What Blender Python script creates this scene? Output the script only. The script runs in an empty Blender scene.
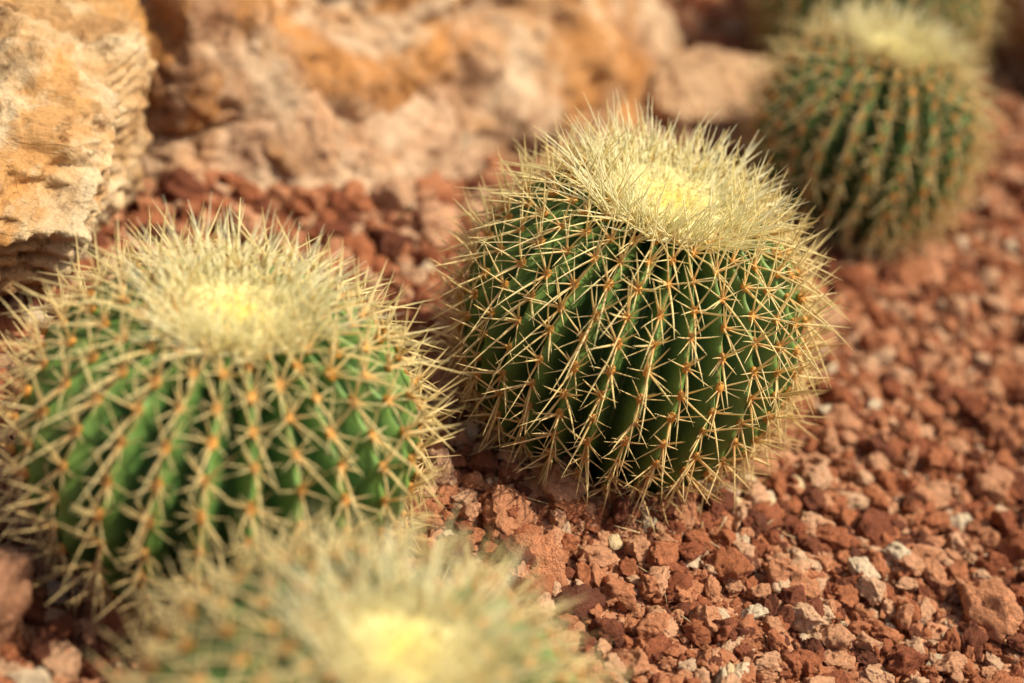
import bpy, bmesh, math, numpy as np
from mathutils import Vector, Matrix
rng = np.random.default_rng(7)
sc = bpy.context.scene
COL = sc.collection

# ------------------------------------------------------------ noise
def _h(ix, iy, iz, seed):
    h = (ix.astype(np.int64)*374761393 + iy.astype(np.int64)*668265263 + iz.astype(np.int64)*2147483647 + seed*974634777) & 0xffffffff
    h = ((h ^ (h >> 13))*1274126177) & 0xffffffff
    h = ((h ^ (h >> 16))*2246822519) & 0xffffffff
    h = h ^ (h >> 15)
    return (h & 0xffffff)/float(0xffffff)*2-1
def vnoise(P, seed=0):
    F = np.floor(P); f = P-F; I = F.astype(np.int64)
    f = f*f*f*(f*(f*6-15)+10)
    x, y, z = I[:, 0], I[:, 1], I[:, 2]
    r = 0
    for dx in (0, 1):
        wx = f[:, 0] if dx else 1-f[:, 0]
        for dy in (0, 1):
            wy = f[:, 1] if dy else 1-f[:, 1]
            for dz in (0, 1):
                wz = f[:, 2] if dz else 1-f[:, 2]
                r = r + wx*wy*wz*_h(x+dx, y+dy, z+dz, seed)
    return r
def fbm(P, octv=4, seed=0, gain=.5, ridged=False):
    a = 1; s = 0; Q = P.copy()
    for i in range(octv):
        n = vnoise(Q, seed+i*17)
        if ridged: n = 1-2*np.abs(n)
        s = s+a*n; a *= gain; Q = Q*2.03+13.7
    return s

# ------------------------------------------------------------ mesh helper
def mk_mesh(name, V, F, col=None, smooth=True, mat=None):
    me = bpy.data.meshes.new(name)
    V = np.asarray(V, dtype=np.float32); F = np.asarray(F, dtype=np.int32)
    k = F.shape[1]
    me.vertices.add(len(V)); me.vertices.foreach_set('co', V.ravel())
    me.loops.add(F.size); me.loops.foreach_set('vertex_index', F.ravel())
    me.polygons.add(len(F))
    me.polygons.foreach_set('loop_start', np.arange(0, F.size, k, dtype=np.int32))
    me.polygons.foreach_set('loop_total', np.full(len(F), k, dtype=np.int32))
    me.polygons.foreach_set('use_smooth', np.full(len(F), smooth, dtype=bool))
    me.update(calc_edges=True)
    if col is not None:
        ca = me.color_attributes.new('Col', 'FLOAT_COLOR', 'POINT')
        c4 = np.ones((len(V), 4), dtype=np.float32); c4[:, :3] = col
        ca.data.foreach_set('color', c4.ravel())
    if mat: me.materials.append(mat)
    return me
def mk_obj(name, me, parent=None, loc=(0, 0, 0)):
    o = bpy.data.objects.new(name, me); COL.objects.link(o); o.location = loc
    if parent: o.parent = parent
    return o

# ------------------------------------------------------------ materials
def newmat(name):
    m = bpy.data.materials.new(name); m.use_nodes = True
    nt = m.node_tree; b = nt.nodes['Principled BSDF']
    return m, nt, b
def N(nt, t, **kw):
    n = nt.nodes.new(t)
    for k, v in kw.items(): setattr(n, k, v)
    return n
def noise(nt, vec, scale, detail=6, rough=.6, dist=0):
    n = N(nt, 'ShaderNodeTexNoise'); n.inputs['Scale'].default_value = scale
    n.inputs['Detail'].default_value = detail; n.inputs['Roughness'].default_value = rough
    n.inputs['Distortion'].default_value = dist
    nt.links.new(vec, n.inputs['Vector']); return n
def ramp(nt, fac, stops):
    r = N(nt, 'ShaderNodeValToRGB'); e = r.color_ramp.elements
    e[0].position = stops[0][0]; e[0].color = (*stops[0][1], 1)
    e[1].position = stops[-1][0]; e[1].color = (*stops[-1][1], 1)
    for p_, c_ in stops[1:-1]:
        x = e.new(p_); x.color = (*c_, 1)
    nt.links.new(fac, r.inputs['Fac']); return r
def mix(nt, fac, a, b, mode='MIX'):
    m = N(nt, 'ShaderNodeMix', data_type='RGBA', blend_type=mode)
    if isinstance(fac, (int, float)): m.inputs[0].default_value = fac
    else: nt.links.new(fac, m.inputs[0])
    for s, i in ((a, 6), (b, 7)):
        if isinstance(s, tuple): m.inputs[i].default_value = (*s, 1)
        else: nt.links.new(s, m.inputs[i])
    return m.outputs[2]
def bump(nt, h, strength, dist, prev=None):
    b = N(nt, 'ShaderNodeBump'); b.inputs['Strength'].default_value = strength
    b.inputs['Distance'].default_value = dist; nt.links.new(h, b.inputs['Height'])
    if prev is not None: nt.links.new(prev, b.inputs['Normal'])
    return b.outputs['Normal']

def rock_mat(name, dark, mid, light, stain, stain_amt=.5):
    m, nt, b = newmat(name)
    tc = N(nt, 'ShaderNodeTexCoord').outputs['Object']
    n1 = noise(nt, tc, 6, 8, .68, .8)
    r1 = ramp(nt, n1.outputs['Fac'], [(.34, dark), (.47, mid), (.59, light)])
    n2 = noise(nt, tc, 4.2, 8, .66, 1.4)
    r2 = ramp(nt, n2.outputs['Fac'], [(.46, (0, 0, 0)), (.57, (stain_amt,)*3)])
    c = mix(nt, r2.outputs['Color'], r1.outputs['Color'], stain)
    n3 = noise(nt, tc, 30, 8, .72)
    r3 = ramp(nt, n3.outputs['Fac'], [(.34, (.34, .25, .18)), (.45, (.93, .89, .84)), (.7, (1.15, 1.12, 1.06))])
    c = mix(nt, 1.0, c, r3.outputs['Color'], 'MULTIPLY')
    nt.links.new(c, b.inputs['Base Color'])
    b.inputs['Roughness'].default_value = .88
    b.inputs['Specular IOR Level'].default_value = .25
    nn = bump(nt, n3.outputs['Fac'], .8, .014)
    nn = bump(nt, noise(nt, tc, 13, 8, .64, .8).outputs['Fac'], .8, .038, nn)
    nt.links.new(nn, b.inputs['Normal'])
    return m
M_ochre = rock_mat('ochre_sandstone', (.34, .17, .065), (.62, .39, .18), (.80, .64, .40), (.62, .29, .065), .75)
M_pink = rock_mat('pink_sandstone', (.36, .20, .12), (.63, .41, .26), (.78, .58, .39), (.57, .28, .12), .6)
M_rust = rock_mat('rust_sandstone', (.26, .125, .06), (.54, .33, .19), (.76, .57, .38), (.56, .25, .065), .8)
M_beige = rock_mat('beige_sandstone', (.52, .32, .18), (.66, .44, .26), (.74, .53, .33), (.56, .31, .15), .4)
M_mauve = rock_mat('brown_rock', (.26, .12, .075), (.42, .22, .13), (.54, .32, .19), (.38, .17, .08), .4)

def pebble_mat():
    m, nt, b = newmat('lava_gravel')
    oi = N(nt, 'ShaderNodeObjectInfo'); tc = N(nt, 'ShaderNodeTexCoord').outputs['Object']
    ad = N(nt, 'ShaderNodeVectorMath', operation='ADD')
    cx = N(nt, 'ShaderNodeCombineXYZ')
    ml = N(nt, 'ShaderNodeMath', operation='MULTIPLY'); ml.inputs[1].default_value = 50
    nt.links.new(oi.outputs['Random'], ml.inputs[0]); nt.links.new(ml.outputs[0], cx.inputs[0])
    nt.links.new(tc, ad.inputs[0]); nt.links.new(cx.outputs[0], ad.inputs[1])
    vec = ad.outputs[0]
    base = ramp(nt, oi.outputs['Random'], [(0, (.16, .055, .03)), (.16, (.33, .105, .048)), (.38, (.50, .18, .078)),
        (.62, (.63, .27, .13)), (.84, (.73, .39, .215)), (.96, (.79, .51, .31)), (.99, (.84, .68, .46))])
    n = noise(nt, vec, 2.2, 6, .7)
    r = ramp(nt, n.outputs['Fac'], [(.3, (.5, .4, .34)), (.46, (1, 1, 1)), (.70, (1.3, 1.25, 1.2))])
    c = mix(nt, 1.0, base.outputs['Color'], r.outputs['Color'], 'MULTIPLY')
    nt.links.new(c, b.inputs['Base Color']); b.inputs['Roughness'].default_value = .85
    b.inputs['Specular IOR Level'].default_value = .2
    n2 = noise(nt, vec, 4, 5, .75)
    nt.links.new(bump(nt, n2.outputs['Fac'], .65, .28), b.inputs['Normal'])
    return m
M_peb = pebble_mat()
M_pale = rock_mat('pale_pebble', (.55, .40, .22), (.74, .57, .33), (.80, .68, .46), (.72, .48, .16), .6)

def ground_mat():
    m, nt, b = newmat('red_soil')
    tc = N(nt, 'ShaderNodeTexCoord').outputs['Object']
    n1 = noise(nt, tc, 3, 6, .6)
    r1 = ramp(nt, n1.outputs['Fac'], [(.35, (.46, .20, .10)), (.6, (.64, .35, .20))])
    v = N(nt, 'ShaderNodeTexVoronoi'); v.inputs['Scale'].default_value = 260
    nt.links.new(tc, v.inputs['Vector'])
    rv = ramp(nt, v.outputs['Color'], [(0, (.55, .49, .46)), (1, (1.2, 1.12, 1.08))])
    c = mix(nt, 1.0, r1.outputs['Color'], rv.outputs['Color'], 'MULTIPLY')
    nt.links.new(c, b.inputs['Base Color']); b.inputs['Roughness'].default_value = .92
    b.inputs['Specular IOR Level'].default_value = .2
    nn = bump(nt, noise(nt, tc, 220, 5, .7).outputs['Fac'], .8, .004)
    nt.links.new(nn, b.inputs['Normal'])
    return m
M_ground = ground_mat()

def skin_mat():
    m, nt, b = newmat('cactus_skin')
    at = N(nt, 'ShaderNodeAttribute', attribute_name='Col')
    tc = N(nt, 'ShaderNodeTexCoord').outputs['Object']
    n = noise(nt, tc, 60, 6, .6)
    r = ramp(nt, n.outputs['Fac'], [(.3, (.75, .78, .75)), (.7, (1.25, 1.2, 1.1))])
    c = mix(nt, 1.0, at.outputs['Color'], r.outputs['Color'], 'MULTIPLY')
    nt.links.new(c, b.inputs['Base Color']); b.inputs['Roughness'].default_value = .5
    b.inputs['Specular IOR Level'].default_value = .4
    nt.links.new(bump(nt, noise(nt, tc, 240, 4).outputs['Fac'], .3, .002), b.inputs['Normal'])
    return m
M_skin = skin_mat()
def fibre_mat(name, tr):
    m, nt, b = newmat(name)
    at = N(nt, 'ShaderNodeAttribute', attribute_name='Col')
    nt.links.new(at.outputs['Color'], b.inputs['Base Color']); b.inputs['Roughness'].default_value = .45
    b.inputs['Specular IOR Level'].default_value = .35
    t = N(nt, 'ShaderNodeBsdfTranslucent'); nt.links.new(at.outputs['Color'], t.inputs['Color'])
    mx = N(nt, 'ShaderNodeMixShader'); mx.inputs[0].default_value = tr
    nt.links.new(b.outputs[0], mx.inputs[1]); nt.links.new(t.outputs[0], mx.inputs[2])
    nt.links.new(mx.outputs[0], nt.nodes['Material Output'].inputs['Surface'])
    return m
M_spine = fibre_mat('cactus_spine', .32)
M_wool = fibre_mat('crown_wool', .25)

# ------------------------------------------------------------ ground
def ground_h(x, y):
    P = np.stack([x, y, np.zeros_like(x)], 1)
    far = np.clip((np.hypot(x-.2, y-1.6)-3)/10, 0, 1)
    h = .012*fbm(P*2.5, 3, 5)+.006*fbm(P*9, 3, 9)
    h += .012*np.exp(-((np.hypot(x-.101, y-1.348)-.15)/.045)**2)*(.6+.5*vnoise(P*11, 21))
    return h*(1-far)+far*.15*fbm(P*.15, 3, 3)
def axis(lo, hi, step, c):
    a = list(np.arange(lo, hi, step)); s = step
    l = [lo]; r = [hi]
    while l[-1] > c-200: s *= 1.18; l.append(l[-1]-s)
    s = step
    while r[-1] < c+200: s *= 1.18; r.append(r[-1]+s)
    return np.array(sorted(set(l[1:]))+a+r)
ax = axis(-.8, 1.3, .009, 0); ay = axis(.3, 3.1, .009, 1.5)
gx, gy = np.meshgrid(ax, ay); X = gx.ravel(); Y = gy.ravel()
V = np.stack([X, Y, ground_h(X, Y)], 1)
nx, ny = len(ax), len(ay)
ii, jj = np.meshgrid(np.arange(nx-1), np.arange(ny-1)); q = (jj*nx+ii).ravel()
mk_obj('ground', mk_mesh('ground', V, np.stack([q, q+1, q+nx+1, q+nx], 1), mat=M_ground))

# ------------------------------------------------------------ rocks
def ico(sub):
    bm = bmesh.new(); bmesh.ops.create_icosphere(bm, subdivisions=sub, radius=1)
    V = np.array([v.co[:] for v in bm.verts]); F = np.array([[v.index for v in f.verts] for f in bm.faces]); bm.free()
    return V/np.linalg.norm(V, axis=1)[:, None], F
ICO = {k: ico(k) for k in (3, 4, 7)}
def rock(name, loc, half, rotz, seed, mat, tilt=(0, 0), q=3.0, npl=12, lo=.03, mid=.012, fine=.004, strata=0, sub=7, parent=None):
    r = np.random.default_rng(seed)
    D, F = ICO[sub]; P = D/((np.abs(D)**q).sum(1)**(1/q))[:, None]
    for i in range(npl):
        n = r.normal(size=3); n /= np.linalg.norm(n); c = r.uniform(.68, .98)
        s = np.maximum(P@n-c, 0); P = P-n*(s*.9)[:, None]
    P = P*np.array(half)
    Q = P+seed*3.1
    d = lo*fbm(Q*5, 3, seed)+mid*fbm(Q*17, 4, seed+50, .55)+fine*fbm(Q*60, 3, seed+90, .6, True)
    d += mid*1.2*np.minimum(fbm(Q*9, 3, seed+70, .5, True), .2)
    if strata:
        zz = P[:, 2]*45+2.2*fbm(Q*4, 3, seed+33)+P[:, 0]*9
        d += strata*(np.abs((zz % 1)-.5)*2-.5)*(.6+.6*vnoise(Q*6, seed+3))
    P = P+D*d[:, None]
    M = Matrix.Rotation(rotz, 3, 'Z') @ Matrix.Rotation(tilt[0], 3, 'X') @ Matrix.Rotation(tilt[1], 3, 'Y')
    P = P@np.array(M).T
    return mk_obj(name, mk_mesh(name, P, F, mat=mat), loc=loc, parent=parent)
rad = math.radians
rock('sandstone_boulder', (-.650, 1.425, .105), (.275, .26, .165), rad(22), 11, M_ochre, (rad(-6), rad(-6)), strata=.008, lo=.03, mid=.015)
rock('sandstone_boulder', (-.34, 2.02, .08), (.59, .27, .46), rad(36), 23, M_rust, (rad(-8), 0), lo=.045, mid=.02, strata=.006)
rock('sandstone_boulder', (-.32, 1.785, -.003), (.34, .15, .115), rad(33), 35, M_pink, (rad(14), 0), lo=.02, mid=.009, fine=.003)
rock('sandstone_boulder', (.215, 2.12, .012), (.13, .10, .075), rad(10), 41, M_beige, lo=.015, mid=.006, fine=.002)
rock('sandstone_boulder', (.10, 2.66, .1), (.24, .17, .24), rad(20), 52, M_mauve)
rock('sandstone_boulder', (.88, 2.62, .03), (.36, .30, .22), rad(-12), 63, M_pink, (rad(-22), rad(8)), lo=.02)
rock('sandstone_boulder', (-.385, .86, .02), (.085, .10, .085), rad(10), 77, M_mauve, lo=.01, mid=.006)
rock('sandstone_boulder', (-1.15, 2.1, .15), (.35, .4, .33), rad(60), 81, M_ochre)
rock('sandstone_boulder', (-.9, 3.0, .2), (.6, .35, .4), rad(10), 84, M_pink)
rock('sandstone_boulder', (.5, 3.6, .15), (.7, .35, .35), rad(-5), 88, M_rust)
rock('sandstone_boulder', (1.9, 3.2, .15), (.5, .4, .3), rad(30), 91, M_ochre)

# ------------------------------------------------------------ cactus
def tube(P, D, L, R, B, cb, ct, seg=4, sides=5):
    n = len(P); D = D/np.linalg.norm(D, axis=1)[:, None]
    h = np.where(np.abs(D[:, 2:3]) < .9, np.array([[0, 0, 1.]]), np.array([[1., 0, 0]]))
    U = np.cross(D, h); U /= np.linalg.norm(U, axis=1)[:, None]; W = np.cross(D, U)
    V = np.zeros((n, seg+1, sides, 3)); C = np.zeros((n, seg+1, sides, 3))
    for i in range(seg+1):
        t = i/seg; c = P+D*(L*t)[:, None]+B*(L*t*t)[:, None]; rr = R*(1-t)**.7+.00012
        tc = min(1, t*3.0)
        for s in range(sides):
            a = 2*math.pi*s/sides
            V[:, i, s] = c+(U*math.cos(a)+W*math.sin(a))*rr[:, None]
            C[:, i, s] = cb*(1-tc)+ct*tc
    F = []
    b = (np.arange(n)*(seg+1)*sides)[:, None]
    for i in range(seg):
        for s in range(sides):
            s2 = (s+1) % sides
            F.append(np.concatenate([b+i*sides+s, b+i*sides+s2, b+(i+1)*sides+s2, b+(i+1)*sides+s], 1))
    return V.reshape(-1, 3), np.concatenate(F), C.reshape(-1, 3)

def cactus(loc, R, H, ribs, seed, skin=(.06, .15, .04), crown=.42, lean=(0, 0), spot=.021, slen=1.0, nrad=7, cext=1.25, tone=1.0, thick=1.06, cden=1.0):
    r = np.random.default_rng(seed)
    root = bpy.data.objects.new('golden_barrel_cactus', None); COL.objects.link(root)
    root.empty_display_size = .1
    zc = H*.48; root.location = loc
    root.rotation_euler = (Matrix.Rotation(lean[1], 3, 'Y') @ Matrix.Rotation(lean[0], 3, 'X') @ Matrix.Rotation(r.uniform(0, 6), 3, 'Z')).to_euler()
    Hh = H*.52
    th = np.linspace(0, math.pi, 1201)
    e1, e2 = .88, .86
    rho = R*np.sin(th)**e1; z = np.sign(np.cos(th))*np.abs(np.cos(th))**e2*Hh
    z = z-.12*Hh*np.exp(-(rho/(.28*R))**2)*(th < 1.5)
    rho = rho*np.where(th > math.pi/2, 1-.06*np.sin(2*(th-math.pi/2)), 1)
    ds = np.hypot(np.diff(rho), np.diff(z)); S = np.concatenate([[0], np.cumsum(ds)]); tot = S[-1]
    def prof(s):
        return np.interp(s, S, rho), np.interp(s, S, z)
    def pn(s):
        e = .004
        r1, z1 = prof(np.clip(s-e, 0, tot)); r2, z2 = prof(np.clip(s+e, 0, tot))
        dr, dz = r2-r1, z2-z1; l = np.hypot(dr, dz)+1e-9
        return -dz/l, dr/l
    wob = lambda phi, s: .035*np.sin(phi*3+seed)*np.sin(s/tot*3)+.05*(s/tot)
    cols, rows = ribs*14, 190
    sj = np.linspace(0, tot, rows); pk = np.arange(cols)/cols*2*math.pi
    PS, PP = np.meshgrid(sj, pk, indexing='ij'); s = PS.ravel(); p = PP.ravel()
    def amp(s):
        rr, zz = prof(s); x = np.clip((rr/R-.10)/.45, 0, 1); return .18*R*x*x*(3-2*x)
    def surf(s, p):
        rr, zz = prof(s); nr, nz = pn(s)
        u = p/(2*math.pi)*ribs; x = np.abs((u+.5) % 1-.5)*2
        g = (np.sqrt(x*x+.006)-.0775)/.9255
        rid = np.floor(u+.5) % ribs
        sw = .010*R*np.cos((s/spot+rid*.37)*2*math.pi)*np.clip(1-x*1.6, 0, 1)
        d = -amp(s)*g+sw*np.clip(rr/R*1.6-.4, 0, 1)
        pp = p+wob(p, s)
        rr = rr+nr*d; zz = zz+nz*d
        return np.stack([rr*np.cos(pp), rr*np.sin(pp), zz+zc], 1), x
    V, x = surf(s, p)
    V += (.0007*vnoise(V*50, seed))[:, None]
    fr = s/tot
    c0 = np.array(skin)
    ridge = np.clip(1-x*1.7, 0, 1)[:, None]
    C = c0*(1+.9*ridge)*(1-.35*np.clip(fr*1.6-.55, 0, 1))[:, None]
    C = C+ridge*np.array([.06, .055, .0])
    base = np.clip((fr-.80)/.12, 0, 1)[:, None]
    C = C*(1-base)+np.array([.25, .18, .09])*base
    I, K = np.meshgrid(np.arange(rows-1), np.arange(cols), indexing='ij'); I = I.ravel(); K = K.ravel(); K2 = (K+1) % cols
    F = np.stack([I*cols+K, (I+1)*cols+K, (I+1)*cols+K2, I*cols+K2], 1)
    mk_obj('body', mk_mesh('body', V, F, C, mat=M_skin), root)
    As, Ap = [], []
    s_start = np.interp(crown*R*.88, rho[:600], S[:600])
    for k in range(ribs):
        off = (-(k*.37)) % 1
        q_ = (math.floor(s_start/spot)+off)*spot
        while q_ < tot*.86:
            if q_ > s_start: As.append(q_+r.normal()*.0012); Ap.append(k/ribs*2*math.pi+r.normal()*.006)
            q_ += spot
    As = np.array(As); Ap = np.array(Ap)
    P, _ = surf(As, Ap); nr, nz = pn(As); pp = Ap+wob(Ap, As)
    Nn = np.stack([nr*np.cos(pp), nr*np.sin(pp), nz], 1)
    Tt = np.stack([-np.cos(pp)*nz, -np.sin(pp)*nz, nr], 1)
    Tt = Tt/np.linalg.norm(Tt, axis=1)[:, None]
    Bb = np.cross(Nn, Tt)
    D3, F3 = ICO[3]; m = len(P)
    sz = .0038*r.uniform(.8, 1.25, m)
    VV = (P[:, None, :]+Nn[:, None, :]*(D3[None, :, 2:3]*sz[:, None, None]*.75+.0004)
          + Tt[:, None, :]*(D3[None, :, 1:2]*sz[:, None, None]*1.25)+Bb[:, None, :]*(D3[None, :, 0:1]*sz[:, None, None]*.85))
    FF = (F3[None]+(np.arange(m)*len(D3))[:, None, None]).reshape(-1, 3)
    age = np.clip((As-s_start)/(tot*.8-s_start), 0, 1)
    ac = np.array([.86, .42, .07])*(1-age[:, None])+np.array([.60, .27, .07])*age[:, None]
    ac = ac*r.uniform(.75, 1.15, (m, 1))
    CC = np.repeat(ac, len(D3), 0)
    mk_obj('areoles', mk_mesh('areoles', VV.reshape(-1, 3), FF, CC, mat=M_wool), root)
    PP, DD, LL, RR, BB, CB, CT = [], [], [], [], [], [], []
    yel = np.array([.97, .87, .45])*tone; straw = np.array([.95, .77, .36])*tone; old = np.array([.80, .54, .24])*tone
    tipc = np.where(age[:, None] < .5, yel*(1-age[:, None]*2)+straw*age[:, None]*2, straw*(2-2*age[:, None])+old*(2*age[:, None]-1))
    basec = np.array([.86, .48, .11])*(1-age[:, None])+np.array([.66, .33, .09])*age[:, None]
    for q_ in range(nrad):
        sel = r.uniform(size=m) < .90; k = sel.sum()
        a = (q_+.5)/nrad*2*math.pi+r.normal(0, .16, k)
        tilt = r.uniform(.25, .75, k); up = np.clip(.35-age[sel], 0, 1)
        d = (Tt[sel]*np.cos(a)[:, None]+Bb[sel]*np.sin(a)[:, None])*np.cos(tilt)[:, None]+Nn[sel]*(np.sin(tilt)+up)[:, None]
        PP.append(P[sel]+Nn[sel]*.001+d*.001); DD.append(d); LL.append(slen*r.uniform(.018, .030, k)*(.74+.38*np.abs(np.cos(a))))
        RR.append(thick*r.uniform(.00055, .00080, k)); BB.append(-Nn[sel]*.10+r.normal(0, .06, (k, 3)))
        CB.append(basec[sel]); CT.append(tipc[sel]*r.uniform(.82, 1.04, (k, 1)))
    cang = [math.pi, .45, -.45, math.pi*.6, -math.pi*.6]
    for q_, a0 in enumerate(cang):
        sel = r.uniform(size=m) < (1, .92, .92, .35, .35)[q_]
        k = sel.sum(); a = a0+r.normal(0, .22, k)
        tilt = r.uniform(.60, 1.2, k) if q_ else r.uniform(.35, .85, k)
        d = (Tt[sel]*np.cos(a)[:, None]+Bb[sel]*np.sin(a)[:, None])*np.cos(tilt)[:, None]+Nn[sel]*np.sin(tilt)[:, None]
        PP.append(P[sel]); DD.append(d); LL.append(slen*r.uniform(.035, .057, k)*(1.12 if q_ == 0 else 1)*(1-.2*age[sel]))
        RR.append(thick*r.uniform(.0008, .00118, k)); BB.append(Tt[sel]*(-.16 if q_ == 0 else .02)+r.normal(0, .05, (k, 3)))
        CB.append(basec[sel]); CT.append(tipc[sel]*r.uniform(.82, 1.04, (k, 1)))
    k = int(680*cden*(R/.15)**2*(crown/.36))
    cr = crown*R
    sc_ = np.interp(cr*np.sqrt(r.uniform(.04, cext, k)), rho[:600], S[:600]); ph = r.uniform(0, 2*math.pi, k)
    rr, zz = prof(sc_); nr, nz = pn(sc_)
    Pc = np.stack([rr*np.cos(ph), rr*np.sin(ph), zz+zc-.002], 1)
    out = np.stack([np.cos(ph), np.sin(ph), 0*ph], 1)
    f = (rr/cr)[:, None]
    d = np.array([0, 0, 1.])*(1.15-.35*f)+out*(.15+.75*f)*r.uniform(.2, 1.2, (k, 1))+r.normal(0, .28, (k, 3))
    PP.append(Pc); DD.append(d); LL.append(slen*(.010+.034*np.clip(f[:, 0], 0, 1.1)**1.8)*r.uniform(.6, 1.35, k))
    RR.append(thick*r.uniform(.0006, .00095, k)); BB.append(out*.05+r.normal(0, .05, (k, 3)))
    CB.append(np.tile([.96, .82, .38], (k, 1))); CT.append(np.array([.97, .93, .62])*r.uniform(.94, 1.0, (k, 1)))
    V, F, C = tube(*[np.concatenate(a) for a in (PP, DD, LL, RR, BB, CB, CT)])
    mk_obj('spines', mk_mesh('spines', V, F, np.clip(C, 0, .97), mat=M_spine), root)
    k = int(3000*(R/.15)**2)
    sc_ = np.interp(cr*1.0*np.sqrt(r.uniform(0, 1, k)), rho[:600], S[:600]); ph = r.uniform(0, 2*math.pi, k)
    rr, zz = prof(sc_)
    Pc = np.stack([rr*np.cos(ph), rr*np.sin(ph), zz+zc+.003*(1-(rr/cr)**4)], 1)
    d = np.array([0, 0, .9])+np.stack([np.cos(ph), np.sin(ph), 0*ph], 1)*(rr/cr)[:, None]*.5+r.normal(0, .5, (k, 3))
    cc = np.array([.97, .90, .54])*r.uniform(.90, 1.0, (k, 1))
    V, F, C = tube(Pc, d, r.uniform(.004, .009, k), np.full(k, .0004), r.normal(0, .3, (k, 3)), cc, cc, 2, 3)
    mk_obj('crown_wool', mk_mesh('crown_wool', V, F, C, mat=M_wool), root)
    a_, b_ = 40, 96
    ss = np.linspace(0, np.interp(cr*1.05, rho[:600], S[:600]), a_); pk = np.arange(b_)/b_*2*math.pi
    PS, PPh = np.meshgrid(ss, pk, indexing='ij'); rr, zz = prof(PS.ravel()); p = PPh.ravel()
    lift = .007*(1-(rr/(cr*1.05))**4)
    V = np.stack([rr*np.cos(p), rr*np.sin(p), zz+zc+lift-.0008], 1)
    V[:, 2] += .0022*fbm(V*160, 2, seed)*(lift > .0005)
    I, K = np.meshgrid(np.arange(a_-1), np.arange(b_), indexing='ij'); I = I.ravel(); K = K.ravel(); K2 = (K+1) % b_
    F = np.stack([I*b_+K, (I+1)*b_+K, (I+1)*b_+K2, I*b_+K2], 1)
    fe = np.clip(rr/cr*1.3-.2, 0, 1)[:, None]
    mk_obj('crown_felt', mk_mesh('crown_felt', V, F, np.array([.95, .74, .18])*(1-fe)+np.array([.97, .88, .50])*fe, mat=M_wool), root)
    return root
CACT = [((.098, 1.348, -.012), .157, .290), ((-.207, 1.070, -.012), .158, .250), ((-.033, .767, -.012), .157, .242),
        ((.354, 1.920, -.012), .130, .260), ((.380, 2.37, -.012), .160, .27)]
cactus(*CACT[0], 29, 101, skin=(.050, .105, .028), crown=.43, spot=.0245, lean=(0, rad(2)), slen=1.03, cden=.95)
cactus(*CACT[1], 25, 202, skin=(.050, .118, .030), crown=.34, spot=.027, cden=.9)
cactus(*CACT[2], 26, 303, skin=(.052, .112, .038), crown=.31, spot=.028, lean=(0, rad(4)), slen=.92, nrad=6, tone=.88, cden=.8)
cactus(*CACT[3], 24, 404, skin=(.045, .100, .034), crown=.34, spot=.025, slen=.95, nrad=6, tone=.85)
cactus(*CACT[4], 27, 505, skin=(.06, .12, .045), crown=.34, spot=.025, tone=.8)

# ------------------------------------------------------------ gravel (instanced)
grav = bpy.data.objects.new('red_lava_gravel', None); COL.objects.link(grav)
def scatter(n, rlo, rhi, pw, emb, region, sandy=True):
    x = rng.uniform(region[0], region[1], n); y = rng.uniform(region[2], region[3], n)
    r = rlo+(rhi-rlo)*rng.uniform(0, 1, n)**pw
    keep = np.ones(n, bool)
    for (cx, cy, _), R, H in CACT:
        keep &= np.hypot(x-cx, y-cy) > R*.62
    if sandy:
        P = np.stack([x, y, 0*x], 1)
        sm = np.clip((x-.40)/.2, 0, 1)*np.clip((1.38-y)/.25, 0, 1)+.25*fbm(P*4, 2, 77)
        keep &= rng.uniform(0, 1, n) > np.clip(sm, 0, .78)
    x, y, r = x[keep], y[keep], r[keep]
    z = ground_h(x, y)+r*rng.uniform(emb[0], emb[1], len(x))
    return np.stack([x, y, z], 1), r
REG = (-.75, 1.2, .45, 2.95)
parts = [scatter(28000, .0020, .0042, 1.3, (0, .9), (-.3, .9, .9, 2.0), False),
         scatter(27000, .0045, .0095, 1.4, (.0, 1.0), REG),
         scatter(12500, .0090, .0155, 1.6, (.1, 1.1), REG),
         scatter(900, .0155, .030, 1.6, (.0, .7), REG)]
hp = np.array([[.065, 1.128, .014], [.10, 1.09, .010], [.03, 1.165, .012], [.14, 1.12, .008], [.52, 1.52, .010], [.55, 1.40, .008], [.30, 1.22, .008], [-.02, 1.19, .010]])
parts.append((hp, np.array([.032, .022, .022, .017, .029, .022, .018, .022])))
P = np.concatenate([a for a, b in parts]); Rr = np.concatenate([b for a, b in parts])
NV = 14
D4, F4 = ICO[4]
assign = rng.integers(0, NV, len(P))
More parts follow.
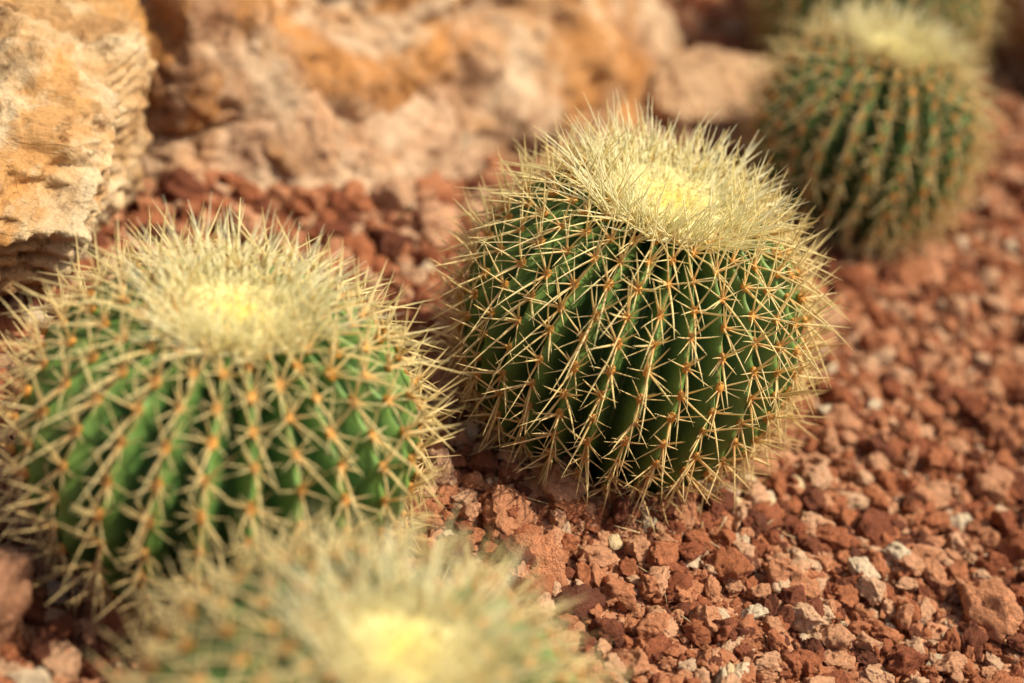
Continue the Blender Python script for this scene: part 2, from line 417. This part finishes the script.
for k in range(NV):
    r = np.random.default_rng(900+k)
    Q = D4.copy()
    for i in range(11):
        n = r.normal(size=3); n /= np.linalg.norm(n); c = r.uniform(.5, .85)
        Q = Q-n*(np.maximum(Q@n-c, 0)*.95)[:, None]
    Q = Q*(1+.26*fbm(D4*1.9+k*9, 3, k)+.12*fbm(D4*4.5+k, 2, k+40, .6, True))[:, None]*np.array([r.uniform(.95, 1.35), r.uniform(.75, 1.05), r.uniform(.6, .95)])
    peb = mk_mesh('pebble_shape', Q, F4, smooth=True, mat=M_peb)
    sel = assign == k; p = P[sel]; s = Rr[sel]; n = len(p)
    a = rng.uniform(0, 2*math.pi, n); nn = rng.normal(0, .55, (n, 3)); nn[:, 2] += 1.2
    nn /= np.linalg.norm(nn, axis=1)[:, None]
    t = np.stack([np.cos(a), np.sin(a), 0*a], 1); t -= nn*(t*nn).sum(1)[:, None]; t /= np.linalg.norm(t, axis=1)[:, None]
    b = np.cross(nn, t); h = (s/2)[:, None]
    V = np.stack([p-t*h-b*h, p+t*h-b*h, p+t*h+b*h, p-t*h+b*h], 1).reshape(-1, 3)
    F = np.arange(4*n).reshape(-1, 4)
    inst = mk_obj('gravel_patch', mk_mesh('gravel_patch', V, F), grav)
    inst.instance_type = 'FACES'; inst.use_instance_faces_scale = True; inst.instance_faces_scale = 1.0
    inst.show_instancer_for_render = False; inst.show_instancer_for_viewport = False
    mk_obj('pebble', peb, inst)
# pale stones at the foot of the cactus, and shed spines
for i, (x, y, s) in enumerate([(.250, 1.318, .013), (.272, 1.30, .010), (.235, 1.285, .008), (.13, 1.175, .009), (.30, 1.35, .010), (.18, 1.10, .006), (.24, 1.06, .007), (.33, 1.15, .006)]):
    z = float(ground_h(np.array([x]), np.array([y]))[0])
    rock('pale_pebble', (x, y, z+s*.7), (s*1.2, s*.9, s*.75), i*1.3, 300+i, M_pale, sub=4, lo=s*.12, mid=s*.08, fine=0, parent=grav)
r = np.random.default_rng(5); k = 110
a = r.uniform(0, 6.283, k); d = .12+r.exponential(.05, k)
x = .099+np.cos(a)*d; y = 1.348+np.sin(a)*d
Pz = ground_h(x, y)+r.uniform(.007, .014, k); a2 = r.uniform(0, 6.283, k)
Dv = np.stack([np.cos(a2), np.sin(a2), r.normal(0, .12, k)], 1)
cc = np.array([.80, .62, .34])*r.uniform(.6, 1.05, (k, 1))
V, F, C = tube(np.stack([x, y, Pz], 1), Dv, r.uniform(.012, .032, k), r.uniform(.0005, .0008, k), r.normal(0, .05, (k, 3)), cc, cc)
mk_obj('shed_spines', mk_mesh('shed_spines', V, F, C, mat=M_spine), grav)

# ------------------------------------------------------------ light
sunv = Vector((.60, .02, 1.0)).normalized()
L = bpy.data.lights.new('sun', 'SUN'); L.energy = 5.0; L.angle = rad(.5); L.color = (1, .91, .72)
lo = bpy.data.objects.new('sun', L); COL.objects.link(lo); lo.location = (2, 2, 4)
lo.rotation_euler = sunv.to_track_quat('Z', 'Y').to_euler()
w = bpy.data.worlds.new('World'); sc.world = w; w.use_nodes = True
nt = w.node_tree; sk = nt.nodes.new('ShaderNodeTexSky'); sk.sky_type = 'NISHITA'; sk.sun_disc = False
sk.sun_elevation = math.asin(sunv.z); sk.sun_rotation = math.atan2(sunv.x, sunv.y)
sk.air_density = .6; sk.dust_density = 5.0; sk.ozone_density = .2
nt.links.new(sk.outputs[0], nt.nodes['Background'].inputs[0]); nt.nodes['Background'].inputs[1].default_value = .15

# ------------------------------------------------------------ camera
p = rad(33); ro = rad(14)
Rv = Vector((1, 0, 0)); U = Vector((0, math.sin(p), math.cos(p))); Fw = Vector((0, math.cos(p), -math.sin(p)))
Xc = Rv*math.cos(ro)+U*math.sin(ro); Yc = -Rv*math.sin(ro)+U*math.cos(ro); Zc = -Fw
cam = bpy.data.cameras.new('camera'); co = bpy.data.objects.new('camera', cam); COL.objects.link(co)
M = Matrix((Xc, Yc, Zc)).transposed().to_4x4(); M.translation = Vector((0, 0, .958)); co.matrix_world = M
cam.lens = 60; cam.sensor_width = 36; cam.clip_start = .02; cam.clip_end = 1000
cam.dof.use_dof = True; cam.dof.focus_distance = 1.45; cam.dof.aperture_fstop = 1.8
sc.camera = co
sc.view_settings.view_transform = 'Standard'; sc.view_settings.look = 'None'; sc.view_settings.exposure = 0
